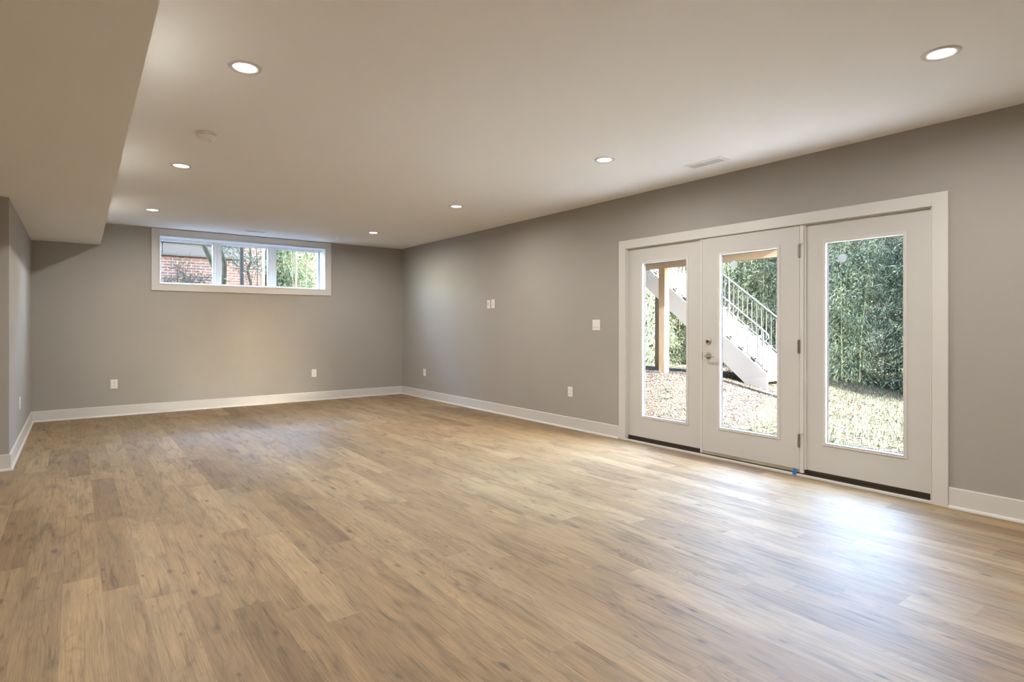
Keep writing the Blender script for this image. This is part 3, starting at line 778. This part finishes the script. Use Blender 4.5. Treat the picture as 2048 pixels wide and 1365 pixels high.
# ================================================================== OUTSIDE: NORTH SIDE (seen through the strip window)
def nz_(x, y): return 1.72 + .47*sm(NY, 15.5, y) + .05*noise.noise(Vector((x*.7, y*.7, 1)))
struct(terrain('side_yard_ground', M['mulch'], -6, 10.5, NY+.01, 24, .25, nz_), 'leafy ground outside the strip window', 'ground')
bh = thing('brick_house', (1.0, 16.1, 2.1), 'neighbouring red brick house seen through the strip window', 'house'); bh['_w'] = tuple(bh.location)
MB().box(-6, 3.90, 16.1, 24, 1.5, 7).build('brick_wall', M['brick'], bh)
MB().box(1.655, 3.49, 16.07, 16.099, 2.985, 3.262).build('siding_panel', M['siding'], bh)
MB().box(-1.5, 1.640, 16.07, 16.099, 2.985, 3.262).build('siding_panel', M['siding'], bh)
MB().box(-1.6, 3.52, 16.04, 16.069, 3.265, 3.315).build('drip_edge', M['siding'], bh)
MB().box(-1.6, 3.52, 16.04, 16.099, 2.945, 2.98).build('ledge', M['bark_brown'], bh)
MB().box(3.905, 3.965, 16.02, 16.10, 1.6, 6.9).build('downspout', M['vinyl'], bh, bevel=.01)
def tree(label, pts, r, r2, mt, branches, leaves=0, seed=0, group=None, lmat='shrubleaf'):
    R = random.Random(seed); base = Vector(pts[0])
    o = thing('tree', base, label, 'tree', group)
    rel = [tuple(Vector(p)-base) for p in pts]
    MB().tube(rel, r, 12, r2).build('trunk', M[mt], o)
    bm_ = MB(); lf = MB(); tips = []
    for b in range(branches):
        t = R.uniform(.25, 1); i = min(int(t*(len(rel)-1)), len(rel)-2); u = t*(len(rel)-1)-i
        p = Vector(rel[i]).lerp(Vector(rel[i+1]), u); a = R.random()*6.28; d = Vector((math.cos(a), math.sin(a)*.6, R.uniform(.2,1.0))); l = R.uniform(.4,1.1)
        q = [p, p+d*l*.5+Vector((0,0,R.uniform(-.1,.1))), p+d*l]
        bm_.tube(q, .008, 5, .003); tips.append((p, d, l))
    if branches: bm_.build('branches', M['twig'], o)
    for k in range(leaves):
        p, d, l = R.choice(tips); c = p + d*l*R.uniform(.2,1.05) + Vector((R.uniform(-.15,.15),R.uniform(-.15,.15),R.uniform(-.15,.15)))
        leaf(lf, R, c, Vector((R.uniform(-1,1),R.uniform(-1,1),R.uniform(-1,.3))), R.uniform(.05,.11), R.uniform(.008,.02))
    if leaves: lf.build('foliage', M[lmat], o, fix=False)
    return o
tree('leaning grey-green tree trunk seen in the left window pane', [(2.38,13.0,1.9),(2.30,13.0,2.30),(2.20,13.0,2.52),(2.04,13.0,2.90),(1.85,13.0,3.6),(1.7,13.1,4.6)], .050, .042, 'bark', 2, 0, 1)
tree('grey-green forked trunk at the left edge of the middle window pane', [(2.42,13.2,1.85),(2.46,13.2,2.2),(2.47,13.2,2.55),(2.38,13.2,2.85),(2.30,13.2,3.4),(2.2,13.2,4.6)], .052, .04, 'bark', 4, 40, 2)
tree('straight brown trunk in the middle window pane', [(2.745,12.9,1.85),(2.74,12.9,2.6),(2.74,12.9,4.6)], .038, .034, 'bark_brown', 0)
tree('thin crooked grey-green trunk with leafy twigs in the middle window pane', [(3.13,13.6,1.85),(3.06,13.6,2.25),(3.00,13.6,2.45),(3.07,13.6,2.65),(3.06,13.6,3.0),(3.1,13.6,4.2)], .035, .022, 'bark', 12, 420, 4, None, 'bamboo')
tree('slim brown sapling before the brick corner', [(3.34,14.2,1.95),(3.36,14.2,2.6),(3.30,14.2,3.3),(3.32,14.2,4.2)], .014, .008, 'bark_brown', 10, 260, 5, None, 'bamboo')
# twiggy shrubs below the left pane
def shrub(label, x, y, z, stems, h, leaves, seed, lm, spread=.35, group='shrubs outside the strip window'):
    R = random.Random(seed); o = thing('shrub', (x,y,z), label, 'shrub', group)
    s = MB(); lf = MB(); tips = []
    for k in range(stems):
        a = R.random()*6.28; e = Vector((math.cos(a)*spread*R.uniform(.2,1), math.sin(a)*spread*.6, h*R.uniform(.6,1)))
        mid = e*.5 + Vector((R.uniform(-.08,.08), 0, R.uniform(0,.08))); s.tube([(0,0,0), mid, e], .008, 5, .003)
        for b in range(5):
            u = R.uniform(.4,1); p = e*u; d = Vector((R.uniform(-.3,.3), R.uniform(-.2,.2), R.uniform(.05,.3))); s.tube([p, p+d*.5, p+d], .003, 4, .0015); tips.append(p+d*R.random())
    s.build('stems', M['twig'], o)
    for k in range(leaves):
        c = R.choice(tips) + Vector((R.uniform(-.08,.08),R.uniform(-.08,.08),R.uniform(-.08,.08)))
        leaf(lf, R, c, Vector((R.uniform(-1,1),R.uniform(-1,1),R.uniform(-.6,.6))), R.uniform(.022,.042), R.uniform(.007,.013))
    if leaves: lf.build('foliage', M[lm], o, fix=False)
    return o
shrub('low dark green shrub at the lower left corner of the strip window', 1.25, 12.6, 1.8, 6, .34, 300, 21, 'shrubleaf')
shrub('twiggy shrub with a few bare upright stems in the left pane', 1.58, 13.0, 1.85, 4, 1.0, 50, 22, 'shrubleaf', .30)
shrub('russet-leaved shrub before the brick wall in the left pane', 2.02, 13.4, 1.85, 6, .62, 240, 23, 'redleaf', .40)
shrub('small green shrub at the foot of the left pane', 1.80, 12.8, 1.8, 6, .34, 300, 24, 'shrubleaf', .35)
shrub('leafy shrub at the foot of the brick corner in the middle pane', 3.25, 14.6, 2.0, 5, .75, 200, 25, 'redleaf', .35)
for k, (x, y) in enumerate([(4.75,16.6),(5.9,16.3),(7.1,16.7),(5.3,18.0),(6.6,18.2),(7.9,18.0),(4.7,19.2),(5.9,19.5),(7.2,19.4)]):
    plant(x, y, 1.2, 'green bamboo clump in the right pane of the strip window', 'bamboo outside the strip window')
def cane(label, a, b, r, rungs=0):
    o = thing('dry_cane', a, label, 'cane'); d = Vector(b)-Vector(a)
    MB().tube([(0,0,0), d*.5, d], r, 8, r*.8).build('stalk', M['cane'], o)
    if rungs:
        for k in range(2):
            z = d.z*(.80+.10*k); MB().tube([(-.05,0,z),(.17,0,z+.005)], .014, 6).build('side_shoot', M['cane'], o)
    return o
cane('pale upright cane with two short side shoots in the right window pane', (4.60,15.5,2.0), (4.62,15.5,3.25), .040, 2)
cane('upper pale fallen cane slanting across the right window pane', (5.30,15.5,2.50), (4.80,15.5,2.93), .018)
cane('lower pale fallen cane slanting across the right window pane', (5.34,15.4,2.22), (4.82,15.4,2.50), .018)
cane('thin upright grey cane right of the pale one in the right window pane', (4.80,15.3,2.05), (4.83,15.3,2.95), .016)

for o in bpy.data.objects:
    if '_w' in o: del o['_w']
